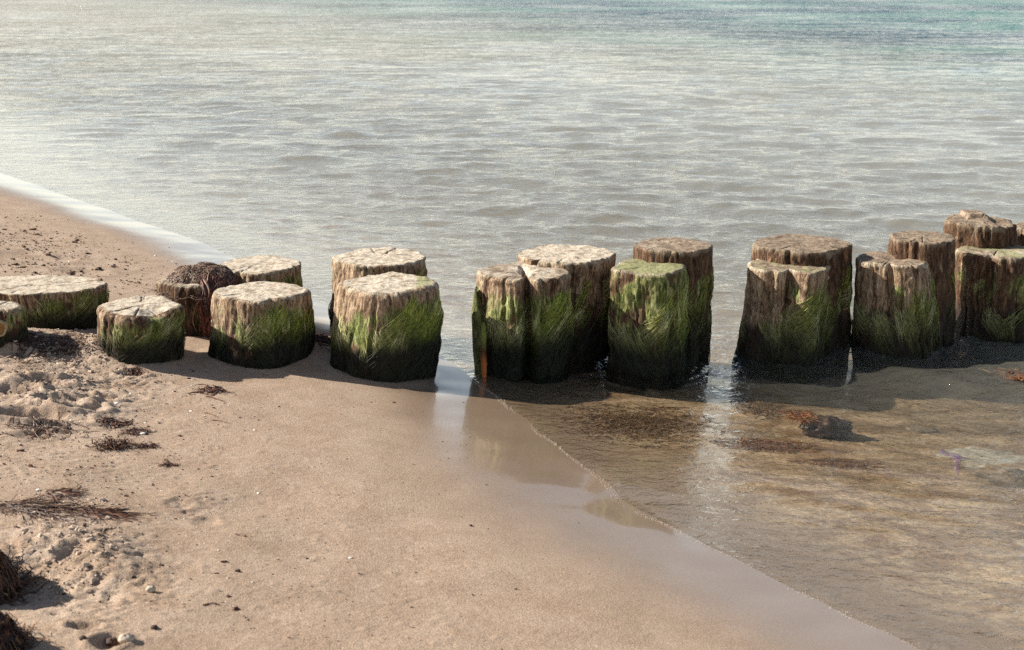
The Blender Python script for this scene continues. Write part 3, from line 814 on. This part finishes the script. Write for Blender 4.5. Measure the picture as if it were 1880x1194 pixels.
# ------------------------------------------------------------------ sea
ylist = [2.2]
while ylist[-1] < 900:
    y = ylist[-1]; ylist.append(y + min(max(0.006, 0.00045 * y * y), 0.011 + 0.012 * max(y - 5, 0)))
wy = np.concatenate([grow(2.2, -0.02, 1.2, 20)[::-1], np.array(ylist)])
wx = lines(-1.2, 2.1, 0.0085, 1.035, 900, 900)
X, Y = np.meshgrid(wx, wy)
G = ground_z(X, Y)
Dp = np.maximum(-G, 0)
S = shore_s(X, Y)
W = np.zeros_like(X)
rw = np.random.default_rng(5)
dx_loc = np.gradient(wx)[None, :]; dy_loc = np.gradient(wy)[:, None]
for i in range(54):
    lam = 0.045 * 1.075 ** i * rw.uniform(0.9, 1.1)          # 4.5 cm to about 2 m
    ang = math.radians(rw.normal(-100, 26))                    # crests roughly along x, moving to the shore
    kx, ky = math.cos(ang) * 2 * math.pi / lam, math.sin(ang) * 2 * math.pi / lam
    fade = (1 - sstep(0.22, 0.42, dy_loc / lam)) * (1 - sstep(0.22, 0.42, dx_loc / (lam * 2.5)))
    shal = sstep(0.0, 0.10 + 0.12 * lam, Dp) if lam > 0.2 else sstep(0.0, 0.05, Dp)
    amp = 0.0085 * lam if lam < 0.30 else 0.0034 * (1 if lam < .8 else .8 / lam)
    if fade.max() <= 0: continue
    e = 0.9 / max(lam, .3)
    env = 0.55 + 0.7 * np.sin(X * e * 1.7 + Y * e + i) * np.sin(Y * e * 1.3 - X * e * .6 + 2 * i)
    W += amp * fade * shal * np.clip(env, 0, 2) * np.sin(kx * X + ky * Y + rw.uniform(0, 6.28))
# eddies and lapping round the piles
for D in PILES:
    if D['zg'] < 0.01:
        q = np.hypot(X - D['c'][0], Y - D['c'][1]) - D['R']
        m = np.exp(-(np.maximum(q, 0) / 0.10) ** 2) * (q > -0.05) * sstep(0.0, 0.03, Dp)
        W += m * (0.0030 * np.sin(q * 2 * math.pi / 0.036 + 2 * pn(X * 9, Y * 9, 0, 90)) + 0.005 * pn(X * 22, Y * 30, 0, 91) + 0.003 * pn(X * 60, Y * 80, 0, 92))
# a low swash lip at the edge
W += 0.0035 * np.exp(-((S - 0.02) / 0.035) ** 2)
W += 0.0012 * pn(X * 14, Y * 22, 0, 93) * sstep(0.0, 0.02, Dp)
far = sstep(5.5, 14, Y)
calm = np.clip(0.65 + 0.35 * sstep(0.02, 0.10, Dp), 0, 1) * (0.75 + 0.5 * pn(X * .35, Y * .3, 0, 95))
keep = (G < W + 0.004) & (S > -0.12)
F = grid_faces(len(wx), len(wy))
kf = keep.ravel()
F = F[kf[F].any(1)]
used = np.zeros(X.size, bool); used[F.ravel()] = True
remap = np.cumsum(used) - 1
V = np.stack([X, Y, W], -1).reshape(-1, 3)[used]
o = make_mesh('sea_water', V, remap[F], M_WATER, None, dict(depth=Dp.ravel()[used], calm=calm.ravel()[used], far=far.ravel()[used]))
tag(o, kind='structure')
print('water verts', len(V))

# ------------------------------------------------------------------ seaweed
BROWN = [np.array([.045, .018, .012]), np.array([.09, .035, .018]), np.array([.14, .06, .028]), np.array([.028, .014, .012])]
DRY = [np.array([.20, .12, .075]), np.array([.30, .22, .16]), np.array([.10, .05, .035]), np.array([.06, .03, .02])]
ORNG = [np.array([.17, .065, .025]), np.array([.11, .045, .02]), np.array([.22, .11, .045]), np.array([.12, .04, .015])]

def strands_on(fn, n, k, spread, length, width, pal, seed, direction=None, curl=1.0, lift=0.01, taper=True, solid=True):
    """curly strips crawling over the surface fn(x,y)->z inside an ellipse (local coordinates)"""
    rng = np.random.default_rng(seed)
    a = rng.uniform(0, 2 * np.pi, n); r = np.sqrt(rng.uniform(0, 1, n)) if solid else np.minimum(np.abs(rng.normal(0, .5, n)), 1.0)
    x0 = np.cos(a) * r * spread[0]; y0 = np.sin(a) * r * spread[1]
    hd = rng.uniform(0, 2 * np.pi, n) if direction is None else direction + rng.normal(size=n) * 0.35
    st = length * rng.uniform(0.4, 1.2, n) / (k - 1)
    turn = rng.normal(size=(n, 1)) * 0.25 * curl + rng.normal(size=(n, k)) * 0.22 * curl
    HD = hd[:, None] + np.cumsum(turn, 1)
    X = x0[:, None] + np.cumsum(np.cos(HD) * st[:, None], 1); Y = y0[:, None] + np.cumsum(np.sin(HD) * st[:, None], 1)
    Zg = fn(X, Y)
    up = np.abs(np.cumsum(rng.normal(size=(n, k)) * 0.35, 1)); up = up / (up.max(1, keepdims=True) + .3)
    Z = Zg + 0.001 + lift * rng.uniform(0, 1, (n, 1)) * up
    P = np.stack([X, Y, Z], -1)
    N = np.stack([rng.normal(size=(n, k)) * .5, rng.normal(size=(n, k)) * .5 - .2, np.ones((n, k))], -1)
    tt = np.linspace(0, 1, k)[None]
    W = width * rng.uniform(0.5, 1.5, (n, 1)) * ((1 - 0.7 * tt ** 2) if taper else 1 + 0 * tt)
    pal = np.array(pal)
    C = pal[rng.integers(0, len(pal), n)][:, None] * rng.uniform(0.6, 1.5, (n, k, 1))
    return ribbons(P, N, W, C)

def weed(px, py, spread, n, length, width, pal, seed, label, direction=None, curl=1.9, lift=0.006, name='seaweed_clump', z=None, group='seaweed washed up on the beach', cat='seaweed', kind=None):
    c = at_base(px, py, ground_z if z is None else (lambda x, y: np.full_like(x, z)))
    fn = (lambda X, Y: ground_z(X + c[0], Y + c[1]) - c[2]) if z is None else (lambda X, Y: 0.008 * pn(X * 12, Y * 12, 0, seed))
    V, F, C = strands_on(fn, n, 9, spread, length, width, pal, seed, direction, curl, lift, solid=False)
    o = make_mesh(name, V, F, M_KELP, None, cols=C, loc=[float(v) for v in c])
    return tag(o, label, cat, group, kind)

# the heap over the back-row pile
D = PD['p4']
hl = np.array([D['c'][0], D['c'][1], D['zt']])
heap = thing('seaweed_heap', hl, 'heap of dark dried seaweed piled over a pile and trailing down its right side', 'seaweed')
Rh = D['Rt']
dep = D['c'][1] * CP + (CAM_H - D['zt']) * SP
def px2x(px): return (px - 940) / FPX * dep - hl[0]
u = np.linspace(0, 2 * np.pi, 72, endpoint=False)
rr = np.linspace(1, 0, 26)
A, Q = np.meshgrid(u, rr)
cxh = px2x(368); rx = (435 - 303) / 2 / FPX * dep; ry = Rh * 0.95
def heap_z(x, y):
    q = ((x - cxh) / rx) ** 2 + ((y - 0.02) / ry) ** 2
    return 0.058 * np.sqrt(np.maximum(1 - q, 0)) + 0.007 * pn(x * 30, y * 30, 0, 7) - 0.02 * (q > 1) - 0.02
HX = cxh + np.cos(A) * Q * rx; HY = 0.02 + np.sin(A) * Q * ry
HZ = heap_z(HX, HY)
C0 = np.array([.085, .055, .04]) * (1 + 0.5 * fbm(HX * 40, HY * 40, 0, 3, 3))[..., None]
make_mesh('matted_core', np.stack([HX, HY, HZ], -1).reshape(-1, 3), grid_faces(72, 26, True)[:, ::-1], M_KELP, heap, cols=C0.reshape(-1, 3))
V, F, C = strands_on(lambda x, y: np.maximum(heap_z(x + cxh, y), -0.045), 1500, 9, (rx * 0.98, ry * 0.98), 0.07, 0.0032, DRY, 77, curl=1.3, lift=0.010)
V[:, 0] += cxh
s = make_mesh('tangled_strands', V, F, M_KELP, heap, cols=C); s['kind'] = 'stuff'
# the drape: strands falling from the right rim to the sand
rng = np.random.default_rng(31)
n, k = 1300, 12
tt = np.linspace(0, 1, k)[None]
topx = px2x(rng.uniform(378, 440, n)); botx = px2x(rng.normal(396, 10, n))
yy0 = rng.uniform(-0.09, 0.03, n); yb = -0.10 + rng.uniform(-0.03, 0.04, n)
top_z = heap_z(topx, yy0); bot = rng.uniform(0.25, 1.0, n) ** 0.6
zz = top_z[:, None] * (1 - tt) + (-(D['H'] - 0.01) * bot)[:, None] * tt ** 1.15
xx = topx[:, None] + (botx - topx)[:, None] * tt ** 0.8 + 0.006 * np.sin(tt * 9 + rng.uniform(0, 6, (n, 1)))
xx = xx + 0.014 * np.sin(np.pi * tt) * rng.normal(size=(n, 1))
yv = yy0[:, None] + (yb - yy0)[:, None] * tt ** 0.5 - rng.uniform(0, .04, (n, 1)) * np.sin(np.pi * tt)
P = np.stack([xx, yv, zz], -1)
N = np.stack([rng.normal(size=(n, k)) * .4 + .1, -np.ones((n, k)), rng.normal(size=(n, k)) * .3], -1)
RED = np.array([[.17, .045, .03], [.10, .03, .02], [.24, .11, .07], [.05, .02, .016]])
Cc = RED[rng.integers(0, 4, n)][:, None] * rng.uniform(.6, 1.4, (n, k, 1))
V, F, C = ribbons(P, N, 0.0045 * rng.uniform(.6, 1.4, (n, 1)) * (1 - .6 * tt ** 2), Cc)
s = make_mesh('hanging_strands', V, F, M_KELP, heap, cols=C); s['kind'] = 'stuff'

weed(388, 718, (.035, .05), 90, .06, .0035, BROWN, 1, 'small curly dark seaweed tuft on bare sand in front of the front-row stumps')
weed(205, 818, (.04, .05), 190, .05, .0026, BROWN, 2, 'largest dark seaweed clump on the dry sand left of centre', direction=-.4, lift=.02)
weed(245, 792, (.03, .03), 80, .05, .0026, BROWN, 3, 'red-brown seaweed streak just above the largest clump', direction=-.6)
weed(205, 775, (.04, .03), 60, .06, .0035, BROWN, 4, 'thin seaweed wisp topmost of the three above the footprints', direction=-.3)
weed(270, 820, (.03, .02), 45, .04, .0035, BROWN, 5, 'tiny dark seaweed scrap right of the largest clump')
weed(243, 683, (.035, .03), 60, .04, .003, BROWN, 6, 'dark seaweed scrap at the foot of the squarish stump')
weed(590, 624, (.045, .05), 130, .08, .004, BROWN[:1] + BROWN[3:], 8, 'dark weed tangle on shaded sand between two front piles', lift=.02)
weed(307, 852, (.012, .02), 25, .03, .003, BROWN, 9, 'lone dark crumb of seaweed on smooth sand')
weed(20, 932, (.15, .035), 170, .12, .0028, DRY + BROWN, 10, 'long flat bundle of brown reed-like seaweed at the left edge', direction=-.05, curl=.25, lift=.012)
weed(165, 940, (.06, .02), 60, .09, .004, BROWN, 11, 'pointed end of reedy seaweed lying right of the long bundle', direction=-.1, curl=.25)
weed(100, 905, (.05, .03), 50, .07, .004, BROWN + DRY, 12, 'thin wisp of reeds lying above the long bundle', direction=-.2, curl=.4)
weed(100, 640, (.22, .13), 260, .07, .0035, DRY + BROWN[2:], 15, kind='stuff', label= 'mat of dull weed scraps in the shade below the cracked pile', lift=.012)
weed(395, 612, (.06, .04), 120, .07, .003, BROWN[:3], 16, 'reddish weed ends trailing on sand under the seaweed heap')
weed(60, 625, (.16, .06), 200, .06, .003, BROWN, 17, kind='stuff', label= 'dark weed line along the foot of the cracked pile')
weed(90, 790, (.12, .09), 120, .07, .003, DRY + BROWN, 19, kind='stuff', label= 'scattered thin weed threads left of the largest clump', curl=.7, lift=.006)

def tall_heap(px, py, r, h, n, seed, label):
    c = at_base(px, py, ground_z)
    rt = thing('kelp_pile', c, label, 'seaweed', 'seaweed washed up on the beach')
    fn = lambda X, Y: ground_z(X + c[0], Y + c[1]) - c[2] + h * np.maximum(1 - (X / r[0]) ** 2 - (Y / r[1]) ** 2, 0) ** .7 * (1 + .3 * pn(X * 14, Y * 14, 0, seed))
    A, Q = np.meshgrid(np.linspace(0, 2 * np.pi, 50, endpoint=False), np.linspace(1.02, 0, 16))
    X_ = np.cos(A) * Q * r[0]; Y_ = np.sin(A) * Q * r[1]
    make_mesh('matted_core', np.stack([X_, Y_, fn(X_, Y_) - .006], -1).reshape(-1, 3), grid_faces(50, 16, True)[:, ::-1], M_KELP, rt, cols=np.broadcast_to(np.array([.03, .016, .010]), (800, 3)))
    V, F, C = strands_on(fn, n, 10, r, .08, .0042, BROWN + [np.array([.22, .11, .045])], seed, curl=2.0, lift=.028)
    s = make_mesh('tangled_strands', V, F, M_KELP, rt, cols=C); s['kind'] = 'stuff'
tall_heap(-62, 1075, (.10, .10), .09, 500, 41, 'dark curled kelp pile casting shade into the hollow at the left edge')
tall_heap(-20, 1190, (.06, .06), .05, 300, 42, 'low brown kelp pile in the bottom left corner')

# weed lying under the water or floating in it
weed(1165, 780, (.26, .22), 2600, .030, .0022, [np.array([.10, .055, .028]), np.array([.16, .09, .045]), np.array([.07, .04, .02])], 51, 'brown weed carpet under shallow water below the moss-topped pile', direction=.1, curl=.6, lift=.006, name='sunken_weed', group='weed lying in the shallow water')
weed(1400, 818, (.15, .06), 1100, .035, .0024, [np.array([.11, .055, .028]), np.array([.17, .085, .04])], 52, 'rust-brown weed streak under the water in front of the wedge-split pile', direction=-.25, curl=.3, lift=.006, name='sunken_weed', group='weed lying in the shallow water')
weed(1530, 850, (.14, .04), 420, .04, .0022, [np.array([.13, .07, .035])], 53, 'thin trailing end of the rust-brown weed streak', direction=-.25, curl=.3, lift=.004, name='sunken_weed', group='weed lying in the shallow water')
weed(1395, 752, (.11, .10), 420, .035, .0024, [np.array([.15, .09, .045]), np.array([.09, .055, .03])], 54, kind='stuff', label= 'faint brown weed left of the weedy stone', direction=.2, curl=.6, lift=.006, name='sunken_weed', group='weed lying in the shallow water')
weed(1862, 692, (.09, .045), 420, .07, .005, ORNG, 55, 'orange weed tuft floating by the right frame edge', direction=.05, curl=.6, lift=.014, name='floating_weed', z=-0.006, group='weed lying in the shallow water')

# weedy stone breaking the surface
c = at_z(1512, 766, 0.0)
rt = thing('weedy_stone', (c[0], c[1], float(ground_z(c[0], c[1]))), 'dark wet stone breaking the water with orange weed on its left', 'stone')
zc = -rt.location.z
blob('stone', M_STONE, rt, (0.01, 0, zc * 0.40), (0.075, 0.05, zc * 0.48 + 0.006), 5, .25, (.045, .026, .018))
V, F, C = strands_on(lambda x, y: zc - 0.004 + 0.006 * pn(x * 20, y * 20, 0, 3) + 0 * x, 200, 8, (.04, .05), .05, .003, ORNG, 56, direction=3.3, curl=.6, lift=.008)
V[:, 0] -= .045; V[:, 1] += .02
s = make_mesh('weed_fringe', V, F, M_KELP, rt, cols=C); s['kind'] = 'stuff'

for (px, py, sx, sy, lb) in [(1690, 790, .05, .035, 'rounded dark stone under the water left of the white bag'), (1880, 885, .05, .09, 'dark sunken stone at the right frame edge below the white bag'),
                             ]:
    c = at_base(px, py, ground_z)
    o = blob('sunken_stone', M_STONE, None, (0, 0, 0.0), (sx, sy, min(sx, sy) * .22), int(px), .25, (.15, .115, .08))
    o.location = [float(v) for v in c]; tag(o, lb, 'stone', 'stones in the shallow water')

# white plastic bag drifting in the shallows with a purple print
c = at_z(1808, 838, -0.012)
bag = thing('plastic_bag', c, 'crumpled white plastic bag drifting in the shallows with a purple print', 'plastic bag')
def bag_z(X, Y): return 0.010 * fbm(X * 9, Y * 14, 0, 3, 5) + 0.003 * pn(X * 40, Y * 60, 0, 6) - 0.02 * sstep(.6, 1.0, (X / .17) ** 2 + (Y / .09) ** 2)
A, Q = np.meshgrid(np.linspace(0, 2 * np.pi, 90, endpoint=False), np.linspace(1, 0, 30))
ed = 1 + .16 * np.sin(3 * A + 1) + .10 * np.sin(5 * A) + .05 * np.sin(9 * A)
X_ = np.cos(A) * Q * ed * .125; Y_ = np.sin(A) * Q * ed * .065
make_mesh('bag_film', np.stack([X_, Y_, bag_z(X_, Y_)], -1).reshape(-1, 3), grid_faces(90, 30, True)[:, ::-1], M_BAG, bag, cols=np.broadcast_to(np.array([.62, .66, .62]), (2700, 3)))
def print_patch(pts, w):
    pts = np.array([at_z(a, b, -0.006)[:2] - c[:2] for a, b in pts]); t = np.linspace(0, len(pts) - 1, 24)
    x = np.interp(t, np.arange(len(pts)), pts[:, 0]); y = np.interp(t, np.arange(len(pts)), pts[:, 1])
    P = np.stack([x, y, bag_z(x, y) + 0.0025], -1)[None]
    ww = np.interp(t, np.arange(len(w)), w)[None]
    return ribbons(P, np.broadcast_to(np.array([0, 0, 1.0]), P.shape), ww, np.broadcast_to(np.array([.13, .05, .22]), P.shape))
for pts, w in [([(1722, 818), (1735, 830), (1760, 836), (1780, 842)], (.006, .018, .02, .008)), ([(1752, 836), (1758, 846), (1760, 856)], (.02, .02, .004)), ([(1722, 822), (1732, 816), (1745, 814)], (.010, .012, .004))]:
    V, F, C = print_patch(pts, w)
    make_mesh('purple_print', V, F, M_BAG, bag, cols=C)

# ------------------------------------------------------------------ litter on the sand
def chips(n, seed, pick, size, pal, name, label=None):
    rng = np.random.default_rng(seed)
    base = np.array([[-1, -1, 0], [1, -1, 0], [1, 1, 0], [-1, 1, 0], [-.6, -.6, 1], [.6, -.6, 1], [.6, .6, 1], [-.6, .6, 1]], float)
    fc = np.array([[0, 1, 5, 4], [1, 2, 6, 5], [2, 3, 7, 6], [3, 0, 4, 7], [4, 5, 6, 7]])
    xy = pick(rng, n); n = len(xy)
    s = size * rng.uniform(.4, 1.0, n) * (1 + 1.4 * (rng.uniform(size=n) < .06))
    el = rng.uniform(.8, 2.0, n); a = rng.normal(0, .6, n)
    B = base[None] + rng.normal(size=(n, 8, 3)) * .25
    lx = B[..., 0] * (s * el)[:, None]; ly = B[..., 1] * s[:, None]
    x = xy[:, 0:1] + lx * np.cos(a)[:, None] - ly * np.sin(a)[:, None]
    y = xy[:, 1:2] + lx * np.sin(a)[:, None] + ly * np.cos(a)[:, None]
    z = ground_z(xy[:, 0], xy[:, 1])[:, None] - .0005 + B[..., 2] * (s * .9)[:, None]
    V = np.stack([x, y, z], -1).reshape(-1, 3)
    F = (fc[None] + (np.arange(n) * 8)[:, None, None]).reshape(-1, 4)
    pal = np.array(pal); C = np.repeat(pal[rng.integers(0, len(pal), n)], 8, 0)
    o = make_mesh(name, V, F, M_CHIP, None, cols=C, smooth=False)
    tag(o, label, 'beach litter', kind='stuff'); return o

def pick_px(boxes):
    def f(rng, n):
        out = []
        tot = sum(b[4] for b in boxes)
        for (x0, x1, y0, y1, w) in boxes:
            for _ in range(int(n * w / tot)):
                if y1 - y0 > 0:
                    u = rng.normal(.5, .25); v = rng.uniform()
                    out.append(at_z(x0 + (x1 - x0) * u, y0 + (y1 - y0) * v, .06)[:2])
        return np.array(out)
    return f
DK = [[.05, .02, .014], [.09, .04, .025], [.03, .016, .013], [.14, .07, .04], [.06, .03, .02]]
chips(850, 1, pick_px([(-60, 230, 430, 530, 5), (-60, 130, 395, 470, 1.2), (180, 320, 470, 560, 1.0)]), .0034, DK, 'weed_crumbs', 'dark weed crumbs strewn over the far sand')
chips(1500, 2, pick_px([(-60, 330, 690, 960, 5), (-40, 300, 640, 800, 3), (200, 480, 680, 900, 1.2), (-40, 420, 930, 1210, 1.4)]), .0019, DK, 'weed_crumbs', 'dark weed crumbs strewn over the near sand')
chips(900, 3, pick_px([(-60, 330, 690, 960, 3), (-60, 230, 430, 530, 3), (200, 450, 700, 1194, 1.0)]), .0013, [[.75, .72, .66], [.6, .5, .4], [.8, .78, .72]], 'shell_grit', 'pale shell grit strewn over the sand')
chips(500, 4, pick_px([(200, 1000, 690, 1250, 1)]), .0016, DK, 'dark_grit', 'fine dark grains scattered on the smooth damp sand')
chips(1500, 5, pick_px([(0, 200, 640, 790, 3), (40, 230, 970, 1150, 2)]), .0026, [[.46, .36, .28], [.40, .31, .24], [.50, .40, .32]], 'sand_crumbs', 'crumbled sand clods on the trampled sand')

# countable twigs and shells
def twig(px0, py0, px1, py1, w, tint, label, bend=.004, cat='twig', name='twig', group='twigs on the sand'):
    a = at_base(px0, py0, ground_z); b = at_base(px1, py1, ground_z)
    k = 12; n = 7; t = np.linspace(0, 1, k)
    cx = a[0] + (b[0] - a[0]) * t; cy = a[1] + (b[1] - a[1]) * t + bend * np.sin(np.pi * t * 1.3)
    r = w * (1 - .6 * t)
    cz = ground_z(cx, cy) + w * .7
    d = np.array([b[0] - a[0], b[1] - a[1]]); d /= np.linalg.norm(d) + 1e-9
    A = np.linspace(0, 2 * np.pi, n, endpoint=False)
    P = np.stack([cx[:, None] - d[1] * r[:, None] * np.cos(A), cy[:, None] + d[0] * r[:, None] * np.cos(A), cz[:, None] + r[:, None] * np.sin(A)], -1)
    P += .0006 * np.random.default_rng(int(px0)).normal(size=P.shape)
    P -= a
    o = make_mesh(name, P.reshape(-1, 3), grid_faces(n, k, True), M_CHIP, None, cols=np.broadcast_to(np.array(tint), (n * k, 3)), loc=[float(v) for v in a])
    return tag(o, label, cat, group)
twig(379, 729, 413, 738, .0022, (.13, .05, .03), 'straight red-brown twig below the curly seaweed tuft')
twig(376, 759, 401, 766, .0015, (.16, .09, .05), 'short thin twig lower on the smooth sand, upper of two')
twig(390, 772, 422, 778, .0013, (.2, .13, .08), 'thin pale twig on the smooth sand, lower of two')
twig(372, 1112, 405, 1110, .0014, (.28, .18, .10), 'faint straw-coloured twig near the bottom of the sand')
twig(185, 976, 215, 970, .0020, (.08, .04, .02), 'short dark twig above the lumpy sand mound')
twig(62, 1062, 105, 1064, .0016, (.10, .06, .04), 'twig at the edge of the shaded hollow')
for (px, py, r, lb) in [(214, 741, .006, 'white shell fragment below the squarish stump'), (262, 797, .007, 'white shell sliver lying in the red-brown seaweed streak'),
                        (192, 804, .004, 'small white shell by the largest seaweed clump'), (70, 900, .004, 'small white shell above the long reedy bundle'),
                        (285, 470, .004, 'white shell chip on the far sand'), (643, 1025, .0035, 'tiny white shell alone on the smooth wet sand')]:
    c = at_base(px, py, ground_z)
    o = blob('shell', M_CHIP, None, (0, 0, r * .25), (r * 1.2, r, r * .4), int(px), .3, (.85, .82, .76), 16, 9)
    o.location = [float(v) for v in c]; tag(o, lb, 'shell', 'shells on the sand')
for (px, py, r, lb) in [(205, 1182, .010, 'round dark pebble at the bottom edge near the left corner'), (232, 1178, .013, 'pale sandy pebble beside the round dark one at the bottom edge'),
                        (283, 1154, .006, 'small dark pebble above the two pebbles at the bottom edge'), (152, 1174, .006, 'small dark pebble left of the two pebbles at the bottom edge'),
                        (277, 1085, .009, 'pale sand-coated pebble right of the shaded hollow')]:
    c = at_base(px, py, ground_z)
    dk = 'dark' in lb and 'pale' not in lb
    o = blob('pebble', M_CHIP, None, (0, 0, r * .4), (r * 1.1, r, r * .7), int(px), .25, (.07, .04, .03) if dk else (.45, .38, .30), 20, 12)
    o.location = [float(v) for v in c]; tag(o, lb, 'pebble', 'pebbles on the sand')

# thin line of foam along the swash edge
rng = np.random.default_rng(9)
n = 2200
yy = rng.uniform(2.2, 4.5, n); ss = np.abs(rng.normal(0, .009, n) * (0.4 + np.abs(np.sin(yy * 5))))
xx = np.interp(yy, _ys, _xs)
for _ in range(14):      # slide each bubble to the true water's edge
    g_ = ground_z(xx, yy) - 0.0035
    xx = xx + g_ * 6.0
xx = xx + ss
dens = pn(yy * 7, 1.0, 0, 99) > rng.uniform(-.5, .3, n)
xx, yy = xx[dens], yy[dens]; n = len(xx)
oc = np.array([[1, 0, 0], [0, 1, 0], [-1, 0, 0], [0, -1, 0], [0, 0, 1], [0, 0, -1]], float)
of = np.array([[0, 1, 4], [1, 2, 4], [2, 3, 4], [3, 0, 4], [1, 0, 5], [2, 1, 5], [3, 2, 5], [0, 3, 5]])
r = rng.uniform(.0004, .0011, n)
V = (np.stack([xx, yy, np.maximum(ground_z(xx, yy), .002) + .0015], -1)[:, None] + oc[None] * r[:, None, None]).reshape(-1, 3)
F = (of[None] + (np.arange(n) * 6)[:, None, None]).reshape(-1, 3)
o = make_mesh('foam', V, F, M_CHIP, None, cols=np.broadcast_to(np.array([.52, .44, .36]), (len(V), 3)))
tag(o, 'thin line of pale foam bubbles along the water edge', 'foam', kind='stuff')
print('tris', sum(sum(len(p.vertices) - 2 for p in o.data.polygons) for o in COL.objects if o.type == 'MESH' and len(o.data.polygons) < 20000))
